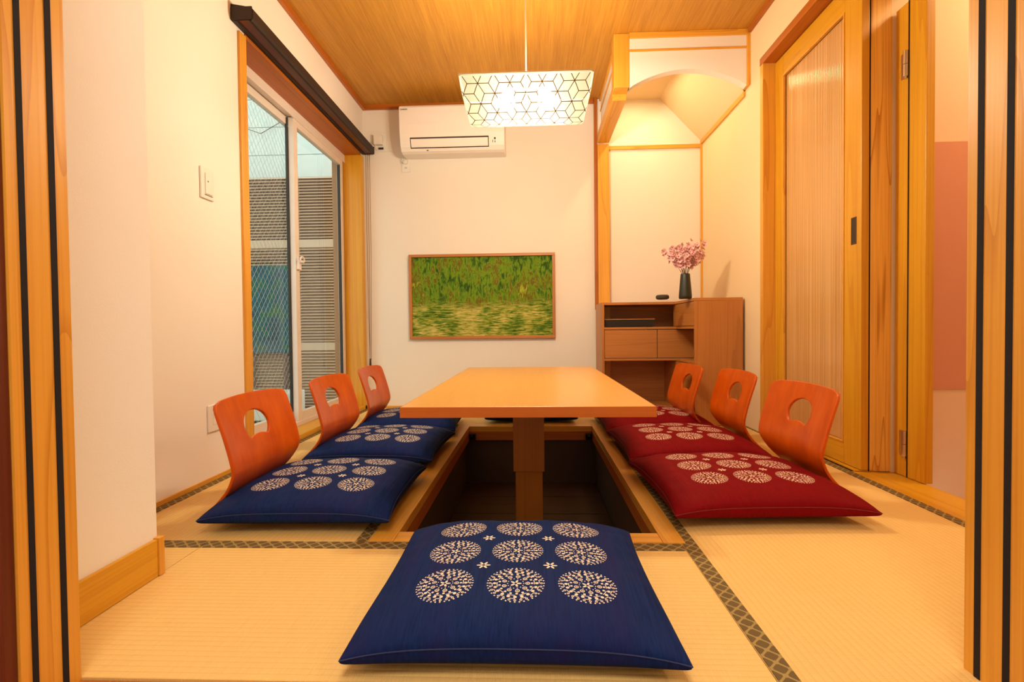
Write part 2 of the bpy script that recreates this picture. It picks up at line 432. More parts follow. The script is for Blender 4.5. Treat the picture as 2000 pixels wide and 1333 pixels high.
for x0, x1, y0, y1, ax in ((IX0-.014, IX0, IY0, IY1, 'Y'), (IX1, IX1+.014, IY0, IY1, 'Y'), (IX0, IX1, IY0-.014, IY0, 'X'), (IX0, IX1, IY1, IY1+.014, 'X')):
    box(x0, x1, y0, y1, -.085, -.03).build('apron_board', 'redwood'+ax, pit, .001)
for x in (IX0+.002, IX1-.042):
    t = box(x, x+.04, IY1-.03, IY1-.001, -.078, -.04).box(x+.012, x+.028, IY1-.045, IY1-.03, -.072, -.05).build('corner_bracket', 'gloss_black', pit, .002)
for x in (IX0, IX1-.03):
    box(x+.001, x+.03, IY0, IY0+.03, -.11, -.085).build('corner_bracket', 'gloss_black', pit, .002)
for x in (IX0-.012, IX1+.006):
    box(x, x+.006, IY0, IY1, -.098, -.086).build('seal_strip', 'black', pit)

# walls
WY0, WY1, WZ0, WZ1 = 2.352, 3.945, .03, 1.985     # window opening
wl = MB().box(XL-.13, XL, 1.25, WY0, -.03, ZC).box(XL-.13, XL, WY1, YB+.1, -.03, ZC).box(XL-.13, XL, WY0, WY1, WZ1, ZC).box(XL-.13, XL, WY0, WY1, -.03, WZ0)
struct(wl.build('wall_left', 'wall_left'), 'cream papered wall around the tall window', 'wall')
struct(box(-1.46, -.96, YF0, 1.25, -.03, ZC).build('wall_near_left', 'wall_near'), 'pale papered wall block beside the left door jamb', 'wall')
struct(box(XL-.13, 1.75, YB, YB+.1, -.03, ZC).build('wall_back', 'wall'), 'cream back wall behind the table and the air conditioner', 'wall')
wr = MB().box(XR, XR+.12, 2.985, YB, -.03, ZC).box(XR, XR+.12, 2.20, 2.985, 2.13, ZC).box(1.43, 1.60, 2.33, 2.985, -.03, 2.13)
wr.box(1.40, 1.70, 2.201, 2.33, 2.0, ZC).box(1.49, 1.60, 2.2015, 2.33, -.03, ZC)
struct(wr.build('wall_right', 'wall_side'), 'cream wall with painted yellow lamplight between the cabinet and the sliding door', 'wall')
nr_ = MB().box(1.535, 1.60, .6, 1.2, -.25, ZC).box(1.535, 1.60, 1.2, 2.2, 2.02, ZC)
struct(nr_.build('wall_near_right', 'wall_side'), 'cream wall with a doorway right of the broad post', 'wall')
cw = struct(box(1.535, 2.9, 2.212, 2.27, -.25, ZC).build('wall_corridor', 'beige'), 'beige corridor wall with a pink band seen past the hinged door frame', 'wall')
box(1.536, 2.88, 2.208, 2.2118, .345, 1.372).build('paper_band', 'pink', cw)
box(1.536, 2.88, 2.19, 2.2118, 2.012, 2.08).build('picture_rail', 'redwoodX', cw, .002)
struct(MB().box(2.88, 2.94, .6, 2.27, -.25, ZC).box(1.6, 2.94, .54, .6, -.25, ZC).build('wall_corridor_side', 'wall_side'), 'cream side walls of the corridor', 'wall')
struct(box(1.53, 2.94, .54, 2.56, -.31, -.25).build('floor_corridor', 'redwoodY'), 'lower wooden floor of the corridor', 'floor')
struct(box(1.60, 2.94, .54, 2.56, ZC, ZC+.06).build('ceiling_corridor', 'wall_side'), 'pale corridor ceiling', 'ceiling')
struct(box(-1.6, 1.60, YF0-.02, YB+.1, ZC, ZC+.06).build('ceiling', 'ceiling'), 'brown wood grain ceiling above the lamp', 'ceiling')
wf = MB().box(-1.6, -.865, YF0+.01, YF1-.01, -.03, ZC).box(.815, 1.75, YF0+.01, YF1-.01, -.03, ZC).box(-.865, .815, YF0+.01, YF1-.01, 2.03, ZC)
struct(wf.build('wall_front', 'wall'), 'wall holding the doorway the view passes through', 'wall')
an = MB().box(-1.65, -1.6, -1.3, YF0, -.03, ZC).box(1.75, 1.8, -1.3, YF0, -.03, ZC).box(-1.65, 1.8, -1.35, -1.3, -.03, ZC).box(-1.65, 1.8, -1.35, YF0, ZC, ZC+.05)
struct(an.build('wall_anteroom', 'wall'), 'plain walls of the room before the doorway', 'wall')

# door frame in the foreground: two jambs with black brush strips
def jamb(name, x, s, y0, y1, stripes, label):
    t = box(x, x+s*.055, y0, y1, -.03, 2.03).build(name, 'hinokiZ')
    struct(t, label, 'door frame')
    for a, c2 in stripes:
        MB().box(x-s*.0012, x+s*.004, a, c2, -.02, 2.03).build('seal_strip', 'black', t)
    box(x+s*.004, x+s*.12, y0-.022, y0-.0005, -.03, 2.06).build('casing_board', 'unlit_casingZ', t, .002)
jamb('door_frame_left', -.81, -1, YF0, YF1, ((.779, .789), (.831, .842)), 'yellow wood door jamb with two black strips at the left edge')
jamb('door_frame_right', .76, 1, .80, .932, ((.899, .911), (.845, .857)), 'yellow wood door jamb with two black strips at the right edge')
struct(box(-.865, .815, YF0, YF1, 2.0, 2.03).build('trim_door_head', 'hinokiX'), 'wooden head board over the near doorway', 'trim')

# baseboard of the near left block
bb = box(-.96, -.948, YF1-.03, 1.238, 0.001, .094).build('baseboard_left', 'amberY', None, .002)
struct(bb, 'orange brown baseboard on the near left wall block', 'baseboard')
box(-.965, -.944, 1.238, 1.256, .001, .097).build('end_cap', 'hinokiZ', bb, .002)
struct(box(XL, XL+.008, 1.26, WY0-.06, 0.0025, .02).build('baseboard_window_wall', 'hinokiY', None, .001), 'thin wooden strip at the foot of the left wall', 'baseboard')
struct(box(XL, .48, YB-.008, YB, 0.0025, .018).build('baseboard_back', 'hinokiX', None, .001), 'thin wooden strip at the foot of the back wall', 'baseboard')

# ceiling trim
struct(box(XL, XL+.022, 1.26, YB, ZC-.036, ZC).build('trim_ceiling_left', 'redwoodY', None, .001), 'red brown ceiling moulding above the window', 'trim')
struct(box(XL+.022, .48, YB-.022, YB, ZC-.036, ZC).build('trim_ceiling_back', 'redwoodX', None, .001), 'red brown ceiling moulding above the air conditioner', 'trim')
struct(box(XR-.02, XR, .9, 3.135, ZC-.03, ZC).build('trim_ceiling_right', 'redwoodY', None, .001), 'red brown ceiling moulding above the sliding door', 'trim')

# ------------------------------------------------------------------ alcove: column, hanging arch, sloping soffit
AX0, AX1, AY, AZ = .50, XR, 3.155, 2.05
col = box(.505, .592, YB-.055, YB, 0, 2.03).build('trim_column', 'hinokiZ', None, .003)
struct(col, 'light wooden column on the back wall beside the cabinet', 'column')
struct(box(.482, .504, YB-.03, YB, .765, ZC).build('trim_column_edge', 'redwoodZ', None, .001), 'narrow dark wooden strip beside the light column', 'trim')
struct(box(.502, .594, AY-.005, AY+.09, 2.072, ZC-.001).build('trim_hanging_post', 'hinokiZ', None, .004), 'short square wooden post hanging from the ceiling at the alcove corner', 'post')
struct(box(.505, .592, AY+.09, YB-.056, 2.035, 2.115).build('trim_side_beam', 'hinokiY', None, .003), 'wooden beam running from hanging post to back column', 'beam')
# side panel of the hanging wall
sp_ = box(.535, .56, AY+.09, YB-.03, 2.115, ZC).build('wall_alcove_side', 'panel_white'); struct(sp_, 'white hanging panel on the left side of the alcove', 'wall')
box(.522, .535, AY+.09, YB-.03, ZC-.03, ZC-.001).build('rail', 'hinokiY', sp_, .001)
box(.528, .535, AY+.09, YB-.03, 2.285, 2.297).build('rail', 'hinokiY', sp_, .001)
# front panel with a segmental arch
fx0, fx1 = .594, 1.29
arch = []
for k in range(33):
    t = k/32; x = fx0+(fx1-fx0)*t
    arch.append((x, 2.066 + .106*math.sin(PI*min(1, max(0, t)))**.8))
mb = MB()
for k in range(32):
    (xa, za), (xb, zb) = arch[k], arch[k+1]
    mb.add([(xa, AY, za), (xb, AY, zb), (xb, AY, ZC), (xa, AY, ZC), (xa, AY+.055, za), (xb, AY+.055, zb), (xb, AY+.055, ZC), (xa, AY+.055, ZC)],
           [(0, 1, 2, 3), (7, 6, 5, 4), (1, 0, 4, 5)])
fp = mb.build('wall_alcove_front', 'panel_white'); struct(fp, 'white hanging panel with an arched lower edge over the alcove', 'wall')
box(fx0, XR, AY-.012, AY, ZC-.034, ZC-.001).build('rail', 'hinokiX', fp, .001)
box(fx0, fx1, AY-.006, AY, 2.283, 2.295).build('rail', 'hinokiX', fp, .001)
box(fx1, XR, AY-.012, AY+.06, 2.062, ZC-.034).build('end_rail', 'hinokiZ', fp, .001)
# sloping soffit on the right, flat soffit inside, rails
so = MB().add([(XR, AY+.06, 2.045), (XR, YB, 2.045), (.985, YB, ZC-.005), (.985, AY+.06, ZC-.005)], [(0, 1, 2, 3)])
so.add([(XR+.02, AY+.06, 2.05), (XR+.02, YB, 2.05), (.985, YB, ZC+.02), (.985, AY+.06, ZC+.02)], [(3, 2, 1, 0)])
struct(so.build('ceiling_alcove', 'wall_side'), 'sloping cream soffit inside the alcove', 'ceiling')
struct(box(.56, 1.0, AY+.055, YB, ZC-.012, ZC-.006).build('ceiling_alcove_flat', 'wall_side'), 'flat cream soffit inside the alcove', 'ceiling')
struct(box(.592, XR-.014, YB-.014, YB, 2.0, 2.028).build('trim_alcove_back', 'hinokiX', None, .001), 'thin wooden rail across the alcove back wall', 'trim')
struct(box(XR-.014, XR, AY+.06, YB, 2.026, 2.056).build('trim_alcove_right', 'hinokiY', None, .001), 'thin wooden rail along the right alcove wall', 'trim')
struct(box(XR-.014, XR, YB-.014, YB, 0.003, 2.026).build('trim_alcove_corner', 'hinokiZ', None, .001), 'thin wooden corner strip above the cabinet', 'trim')

# ------------------------------------------------------------------ window
win = thing('window_1', 'tall sliding window with wired glass in a wooden frame', 'window', (XL, 3.15, 0)); win['kind'] = 'structure'
box(XL-.001, XL+.012, WY0-.055, WY0, .002, WZ1).build('casing_board', 'hinokiZ', win, .002)
box(XL-.001, XL+.012, WY1, WY1+.05, .002, WZ1).build('casing_board', 'amberZ', win, .002)
box(XL-.16, XL+.006, WY1-.004, WY1+.012, .03, WZ1).build('jamb_board', 'amberZ', win, .001)
box(XL-.16, XL+.006, WY0-.012, WY0+.004, .03, WZ1).build('jamb_board', 'amberZ', win, .001)
box(XL-.12, XL+.006, WY0, WY1, WZ1-.004, WZ1+.014).build('head_board', 'redwoodY', win, .001)
box(XL-.12, XL+.012, WY0-.05, WY1+.04, .003, .034).build('sill_board', 'amberY', win, .002)
FX = XL-.12
fr_ = MB().box(FX-.09, FX, WY0+.004, WY1-.004, WZ1-.05, WZ1-.004).box(FX-.09, FX, WY0+.004, WY1-.004, .034, .06)
fr_.box(FX-.09, FX, WY0+.004, WY0+.03, .06, WZ1-.05)
fr_.box(FX-.006, FX+.004, WY0+.004, WY1-.004, WZ1-.062, WZ1-.05)
fr_.build('window_frame', 'alu', win, .001)
box(FX-.09, FX-.01, WY1-.034, WY1-.004, .06, WZ1-.05).build('frame_jamb', 'bronze_alu', win, .001)
def sash(x, y0, y1, name):
    s = MB().box(x-.032, x, y0, y0+.052, .055, WZ1-.055).box(x-.032, x, y1-.045, y1, .055, WZ1-.055)
    s.box(x-.032, x, y0+.052, y1-.045, .055, .115).box(x-.032, x, y0+.052, y1-.045, WZ1-.10, WZ1-.055)
    so_ = s.build(name, 'alu', win, .0015)
    g = MB().box(x-.028, x-.004, y0+.052, y0+.056, .115, WZ1-.10).box(x-.028, x-.004, y1-.049, y1-.045, .115, WZ1-.10)
    g.build('gasket', 'alu_dark', so_)
    box(x-.019, x-.013, y0+.05, y1-.043, .11, WZ1-.095).build('glass', 'glass', so_)
    return so_, (y0+.056, y1-.049, .118, WZ1-.103)
s1, gb = sash(FX-.046, WY0+.03, 3.185, 'outer_sash')
s2, gb2 = sash(FX-.006, 3.10, WY1-.03, 'inner_sash')
box(FX-.052, FX-.04, 3.088, 3.098, .06, WZ1-.06).build('gasket', 'alu_dark', s2)
# wires inside the outer glass: diamond net
mb = MB(); y0, y1, z0, z1 = gb; xw = FX-.046-.0125; H = z1-z0; Wd = y1-y0; step = .045; sl = 1.2
w2 = .0004
for sgn in (1, -1):
    k = -H/sl
    while k < Wd + H/sl:
        # line y = y0 + k + sgn*(z-z0)/sl, clipped
        ya, yb = y0+k, y0+k+sgn*H/sl
        za, zb = z0, z1
        def clip(ya, za, yb, zb):
            for lim, lo in ((y0, True), (y1, False)):
                ins = (lambda q: q >= lim) if lo else (lambda q: q <= lim)
                if not ins(ya) and not ins(yb): return None
                if ins(ya) != ins(yb):
                    t = (lim-ya)/(yb-ya); zc = za+(zb-za)*t
                    if ins(ya): yb, zb = lim, zc
                    else: ya, za = lim, zc
            return ya, za, yb, zb
        c4 = clip(ya, za, yb, zb)
        if c4 and abs(c4[1]-c4[3]) > .01:
            a, bz, c, dz = c4
            mb.add([(xw+.0005, a-w2, bz), (xw+.0005, a+w2, bz), (xw+.0005, c+w2, dz), (xw+.0005, c-w2, dz), (xw-.001, a, bz), (xw-.001, c, dz)],
                   [(0, 1, 2, 3), (1, 4, 5, 2), (4, 0, 3, 5)])
        k += step
tag(mb.build('wire_net', 'wire', s1), None, None, kind='stuff')
# crescent lock on the meeting stile
lk = MB().box(FX-.006, FX+.012, 3.108, 3.14, 1.0, 1.075)
for k in range(9):
    a = -.6+k*.42
lk.tube([(FX+.012+.016, 3.118+.03*math.cos(a*.42+.1), 1.048+.03*math.sin(a*.42+.1)) for a in range(0, 8)], .0055, 6)
lk.tube([(FX+.012, 3.124, 1.048), (FX+.034, 3.124, 1.048)], .009, 8)
lk.build('crescent_lock', 'alu', s2, .001)
box(FX-.046, FX-.03, 3.142, 3.168, 1.0, 1.07).build('lock_plate', 'steel', s1, .001)

# blind headrail with its cords
bl = thing('blind_headrail', 'dark brown blind box above the window with hanging cords', 'blind', (XL, 3.1, 2.0))
RY0, RY1 = 2.25, 3.985
prof = [(XL, 2.002), (XL+.028, 1.996), (XL+.028, 2.012), (XL+.082, 2.012), (XL+.082, 1.996), (XL+.094, 1.996), (XL+.102, 2.006), (XL+.102, 2.046), (XL+.094, 2.056), (XL, 2.075)]
mb = MB(); n = len(prof)
mb.prism([(q[0], q[1]) for q in prof], 'Y', RY0, RY1)
mb.build('headrail', 'dark_rail', bl, .001)
box(XL+.03, XL+.08, RY0+.01, RY1-.01, 2.004, 2.0118).build('blind_slats', 'rail_in', bl)
box(XL+.002, XL+.1, RY0-.006, RY0-.0005, 2.0, 2.058).build('end_cap', 'dark_rail', bl, .003)
box(XL+.002, XL+.1, RY1+.0005, RY1+.006, 2.0, 2.058).build('end_cap', 'dark_rail', bl, .003)
for dx, zend in ((.036, .385), (.052, .40), (.066, .39)):
    MB().tube([(XL+dx, RY1-.012, 2.0), (XL+dx, RY1-.01, 1.2), (XL+.044 if dx < .06 else XL+dx-.012, RY1-.01, zend)], .0018, 6).build('pull_cord', 'cord_brown', bl)
MB().lathe((XL+.046, RY1-.01, .335), [(.003, .065), (.007, .058), (.009, .01), (.006, 0)], 10).build('cord_weight', 'slot', bl, smooth=True)

# ------------------------------------------------------------------ outside
og = struct(box(-5, XL-.14, 1.0, 7.0, -.35, -.25).build('ground_outdoor', 'ground'), 'dark ground of the passage outside the window', 'ground')
ow = MB()
sd = struct(box(-5, -1.5, 5.75, 5.9, -.25, 6).build('wall_neighbour', 'out_white'), 'pale neighbouring wall of wide boards seen above the louvres', 'wall')
for k in range(9):
    z = 2.0+k*.315
    MB().box(-4.6, -1.6, 5.735, 5.75, z, z+.308).build('siding_board', 'out_white', sd, .003)
MB().tube([(-3.3, 5.7, 2.95), (-3.05, 5.7, 2.86), (-2.75, 5.7, 3.02), (-2.55, 5.7, 3.12)], .004, 6).build('wire', 'cord_brown', sd)
MB().box(-3.34, -3.29, 5.69, 5.735, 2.9, 2.99).build('wire_clip', 'cord', sd)
struct(box(-3.9, -3.8, 1.0, 5.75, -.25, 5).build('wall_sky_block', 'out_white'), 'added unseen pale wall blocking side daylight outside the window', 'wall')  # added out of view to keep sky light from the side out
lf = thing('louver_screen', 'grey brown louvred screen outside the window', 'screen', (-2.4, 5.3, -.25))
box(-3.5, -1.47, 5.33, 5.35, -.25, 2.25).build('backing_panel', 'out_back', lf)
for x in (-3.5, -2.56, -2.50, -1.53):
    box(x, x+.055, 5.27, 5.33, -.25, 2.25).build('upright', 'out_slat', lf, .003)
mb = MB()
z = -.2
while z < 2.22:
    if not (1.50 < z < 1.585 or .42 < z < .5):
        mb.add([(-3.445, 5.285, z), (-1.47, 5.285, z), (-1.47, 5.32, z+.022), (-3.445, 5.32, z+.022), (-3.445, 5.28, z+.004), (-1.47, 5.28, z+.004), (-1.47, 5.318, z+.027), (-3.445, 5.318, z+.027)],
               [(0, 1, 2, 3), (7, 6, 5, 4), (0, 4, 5, 1)])
    z += .031
tag(mb.build('slat', 'out_slat', lf), None, None, kind='stuff')
for z0 in (1.50, .42):
    box(-3.445, -1.475, 5.285, 5.325, z0, z0+.085).build('cross_rail', 'out_slat', lf, .003)
tp = thing('teal_panel', 'blue green sheet leaning on the louvred screen outside', 'panel', (-2.75, 5.2, -.25))
box(-2.96, -2.545, 5.205, 5.235, .40, 1.31).build('sheet', 'teal', tp, .004)
box(-2.95, -2.91, 5.21, 5.235, -.25, .41).build('leg', 'out_back', tp); box(-2.6, -2.56, 5.21, 5.235, -.25, .41).build('leg', 'out_back', tp)
ob_ = thing('outdoor_unit', 'white box standing low outside behind the wired glass', 'box', (-2.6, 4.9, -.25))
box(-2.85, -2.3, 4.75, 5.05, -.23, .04).build('housing', 'ac', ob_, .012); box(-2.8, -2.74, 4.78, 5.0, -.25, -.23).build('foot', 'alu_dark', ob_); box(-2.4, -2.34, 4.78, 5.0, -.25, -.23).build('foot', 'alu_dark', ob_)

# ------------------------------------------------------------------ sliding door on the right
DX = 1.365
d1 = thing('door_1', 'sliding wooden door with a ribbed sheet and dark finger pull', 'door', (DX, 2.55, 0)); d1['kind'] = 'structure'
box(DX, DX+.032, 2.862, 2.952, .008, 2.085).build('stile', 'amberZ', d1, .002)
box(DX, DX+.032, 2.195, 2.312, .008, 2.085).build('stile', 'amberZ', d1, .002)
box(DX, DX+.032, 2.312, 2.862, 1.978, 2.085).build('top_rail', 'amberY', d1, .002)
box(DX, DX+.032, 2.312, 2.862, .008, .10).build('bottom_rail', 'amberY', d1, .002)
for a in ((2.312, 2.32, .10, 1.978), (2.854, 2.862, .10, 1.978), (2.32, 2.854, 1.97, 1.978), (2.32, 2.854, .10, .108)):
    box(DX-.003, DX+.01, *a).build('glazing_bead', 'hinokiZ', d1, .001)
mb = MB(); vs_, fs_ = [], []
ys, ye, nr = 2.32, 2.854, 44
N = nr*8
for i in range(N+1):
    ph = (i % 8)/8; y = ys+(ye-ys)*i/N
    vs_ += [(DX+.014-.0008*abs(math.sin(PI*ph)), y, .108), (DX+.014-.0008*abs(math.sin(PI*ph)), y, 1.97)]
for i in range(N): fs_.append((2*i, 2*i+1, 2*i+3, 2*i+2))
k = len(vs_); vs_ += [(DX+.02, ys, .108), (DX+.02, ys, 1.97), (DX+.02, ye, .108), (DX+.02, ye, 1.97)]; fs_.append((k, k+2, k+3, k+1))
mb.add(vs_, fs_); mb.build('ribbed_sheet', 'ribbed', d1, smooth=True)
ph_ = MB().box(DX-.0015, DX+.002, 2.226, 2.232, .96, 1.075).box(DX-.0015, DX+.002, 2.256, 2.262, .96, 1.075).box(DX-.0015, DX+.002, 2.232, 2.256, .96, .966).box(DX-.0015, DX+.002, 2.232, 2.256, 1.069, 1.075)
pf_ = ph_.build('finger_pull', 'brass', d1, .0005)
box(DX-.0008, DX+.001, 2.232, 2.256, .966, 1.069).build('pull_recess', 'slot', pf_)
# casing, header, floor track, gap
df = thing('door_frame_sliding', 'orange wooden frame around the sliding door', 'door frame', (XR, 2.6, 0)); df['kind'] = 'structure'
box(XR-.012, XR+.12, 2.955, 2.992, .003, 2.13).build('casing_board', 'hinokiZ', df, .002)
box(XR-.014, XR+.12, 2.2, 2.992, 2.09, 2.132).build('header_board', 'redwoodY', df, .002)
box(DX-.02, DX+.06, 2.2, 2.955, .0005, .006).build('floor_track', 'amberY', df, .001)
box(DX+.034, DX+.037, 2.196, 2.3, .003, 2.085).build('seal_strip', 'black', df)
post = box(1.403, 1.492, 2.2, 2.32, 0, ZC).build('trim_post_right', 'postZ', None, .003)
struct(post, 'broad wooden post with bold grain right of the sliding door', 'post')
# hinged door beside the post
d2 = thing('door_frame_hinged', 'brown door frame with two steel hinges right of the broad post', 'door frame', (1.51, 2.1, 0)); d2['kind'] = 'structure'
box(1.50, 1.533, 2.028, 2.192, 0, 1.90).build('jamb_board', 'amberZ', d2, .002)
box(1.496, 1.5, 2.115, 2.118, 0, 1.90).build('seal_strip', 'slot', d2)
for zc in (1.655, .135):
    h = MB().tube([(1.492, 2.125, zc-.05), (1.492, 2.125, zc-.003)], .0095, 12).build('hinge', 'steel', d2)
    MB().tube([(1.492, 2.125, zc-.001), (1.492, 2.125, zc+.052)], .0095, 12).build('hinge_knuckle', 'steel', h)
    box(1.497, 1.5, 2.126, 2.16, zc-.05, zc+.05).build('hinge_leaf', 'steel', h)
    MB().tube([(1.492, 2.125, zc-.058), (1.492, 2.125, zc-.05)], .006, 10).build('hinge_tip', 'steel', h)

# ------------------------------------------------------------------ low table
tb = thing('low_table', 'long low pale oak table on a square pedestal over the floor pit', 'table', (-.022, 2.46, -.362))
TX0, TX1, TY0, TY1, TZ = -.425, .38, 1.60, 3.34, .37
box(TX0+.003, TX1-.003, TY0+.003, TY1-.003, TZ-.0335, TZ).build('tabletop', 'oakY', tb, .001)
for a, mt in (((TX0, TX1, TY0, TY0+.0028), 'edgeX'), ((TX0, TX1, TY1-.0028, TY1), 'edgeX'), ((TX0, TX0+.0028, TY0+.003, TY1-.003), 'edgeY'), ((TX1-.0028, TX1, TY0+.003, TY1-.003), 'edgeY')):
    box(*a, TZ-.034, TZ-.0008).build('edge_band', mt, tb, .0006)
box(-.1, .05, 2.2, 2.75, TZ-.058, TZ-.0345).build('top_bracket', 'slot', tb, .002)
box(-.096, .044, 2.3, 2.5, -.03, TZ-.0585).build('pedestal_sleeve', 'pedestalZ', tb, .003)
box(-.087, .035, 2.312, 2.488, -.34, -.0305).build('pedestal_column', 'pedestalZ', tb, .003)
box(-.13, .08, 2.26, 2.54, -.3615, -.3405).build('base_plate', 'slot', tb, .003)

# ------------------------------------------------------------------ floor cushions
def make_cushion(name, mat, seam, sx=.605, sy_=.575, T=.108, seed=0):
    rnd = random.Random(seed)
    n = 44; vs_, fs_ = [], []
    ph = [rnd.uniform(0, 6.28) for _ in range(8)]
    def plan(u, v):
        pinch_x = 1-.055*(1-abs(v)**2.2); pinch_y = 1-.055*(1-abs(u)**2.2)
        x = sx/2*u*(1-(1-pinch_x)*abs(u)**3); y = sy_/2*v*(1-(1-pinch_y)*abs(v)**3)
        return x, y
    def seamz(u, v):
        e = max(abs(u), abs(v)); c = min(abs(u), abs(v))
        return .052 - .016*c**4
    def h(u, v, top):
        d = (1-abs(u)**2.6)*(1-abs(v)**2.6)
        puff = max(0, d)**.42
        wr = .0035*math.sin(9*u+5*v+ph[0])*(abs(v)**2)*(1-abs(v)**6) + .003*math.sin(8*v-6*u+ph[1])*(abs(u)**2)*(1-abs(u)**6)
        wr += .0028*math.sin(26*u+ph[2])*math.exp(-((1-abs(v))/.16)**2)*(1-abs(v)**8) + .0028*math.sin(24*v+ph[3])*math.exp(-((1-abs(u))/.16)**2)*(1-abs(u)**8)
        s = seamz(u, v)
        if top: return s + (T-.052)*puff + wr*puff*1.3
        return s - (s-.0)*min(1, max(0, d)**.22*1.03)
    ring = {}
    def grid(top):
        idx = {}
        for i in range(n+1):
            for j in range(n+1):
                # cosine spacing: finer near the edges
                u = math.sin((i/n-.5)*PI); v = math.sin((j/n-.5)*PI)
                edge = i in (0, n) or j in (0, n)
                if edge and (i, j) in ring: idx[i, j] = ring[i, j]; continue
                x, y = plan(u, v)
                z = seamz(u, v) if edge else h(u, v, top)
                idx[i, j] = len(vs_); vs_.append((x, y, max(z, 0)))
                if edge: ring[i, j] = idx[i, j]
        for i in range(n):
            for j in range(n):
                q = (idx[i, j], idx[i+1, j], idx[i+1, j+1], idx[i, j+1])
                fs_.append(q if top else q[::-1])
    grid(True); grid(False)
    mb = MB(); mb.add(vs_, fs_)
    o = mb.build(name, mat, smooth=True)
    pts = [vs_[ring[i, 0]] for i in range(n+1)]+[vs_[ring[n, j]] for j in range(1, n+1)]+[vs_[ring[i, n]] for i in range(n-1, -1, -1)]+[vs_[ring[0, j]] for j in range(n-1, -1, -1)]
    MB().tube(pts, .0016, 5, caps=False).build('seam', seam, o, smooth=True)
    return o
def dup(root, loc, rz, label=None, name=None):
    r = root.copy(); C.objects.link(r); r.location = loc; r.rotation_euler = (0, 0, rz)
    if label: r['label'] = label
    for ch in list(root.children):
        c = ch.copy(); C.objects.link(c); c.parent = r
        for g in ch.children:
            d = g.copy(); C.objects.link(d); d.parent = c
    return r
blueA = make_cushion('floor_cushion', 'blue', 'blue_seam', seed=3)
tag(blueA, 'large navy floor cushion with nine medallions nearest the camera', 'cushion')
blueA.location = (-.04, 1.15, .003)
cz = .013
blueB = make_cushion('floor_cushion', 'blue', 'blue_seam', .58, .60, .108, seed=5)
tag(blueB, 'navy medallion cushion of the nearest left chair', 'cushion', 'navy cushions on the window side')
blueB.location = (-.73, 1.785, cz); blueB.rotation_euler = (0, 0, .02)
dup(blueB, (-.73, 2.50, cz), -.02, 'navy medallion cushion of the middle left chair')
dup(blueB, (-.745, 3.16, cz), .03, 'navy medallion cushion of the farthest left chair')
c_ = dup(blueA, (-.02, 3.60, .003), PI, 'dark navy cushion under the far end of the table'); 
redA = make_cushion('floor_cushion', 'red', 'red_seam', .62, .625, .108, seed=11)
tag(redA, 'crimson medallion cushion of the nearest right chair', 'cushion', 'crimson cushions on the door side')
redA.location = (.715, 1.865, cz); redA.rotation_euler = (0, 0, .045)
dup(redA, (.71, 2.52, cz), .02, 'crimson medallion cushion of the middle right chair')
dup(redA, (.70, 3.17, cz), .03, 'crimson medallion cushion of the farthest right chair')

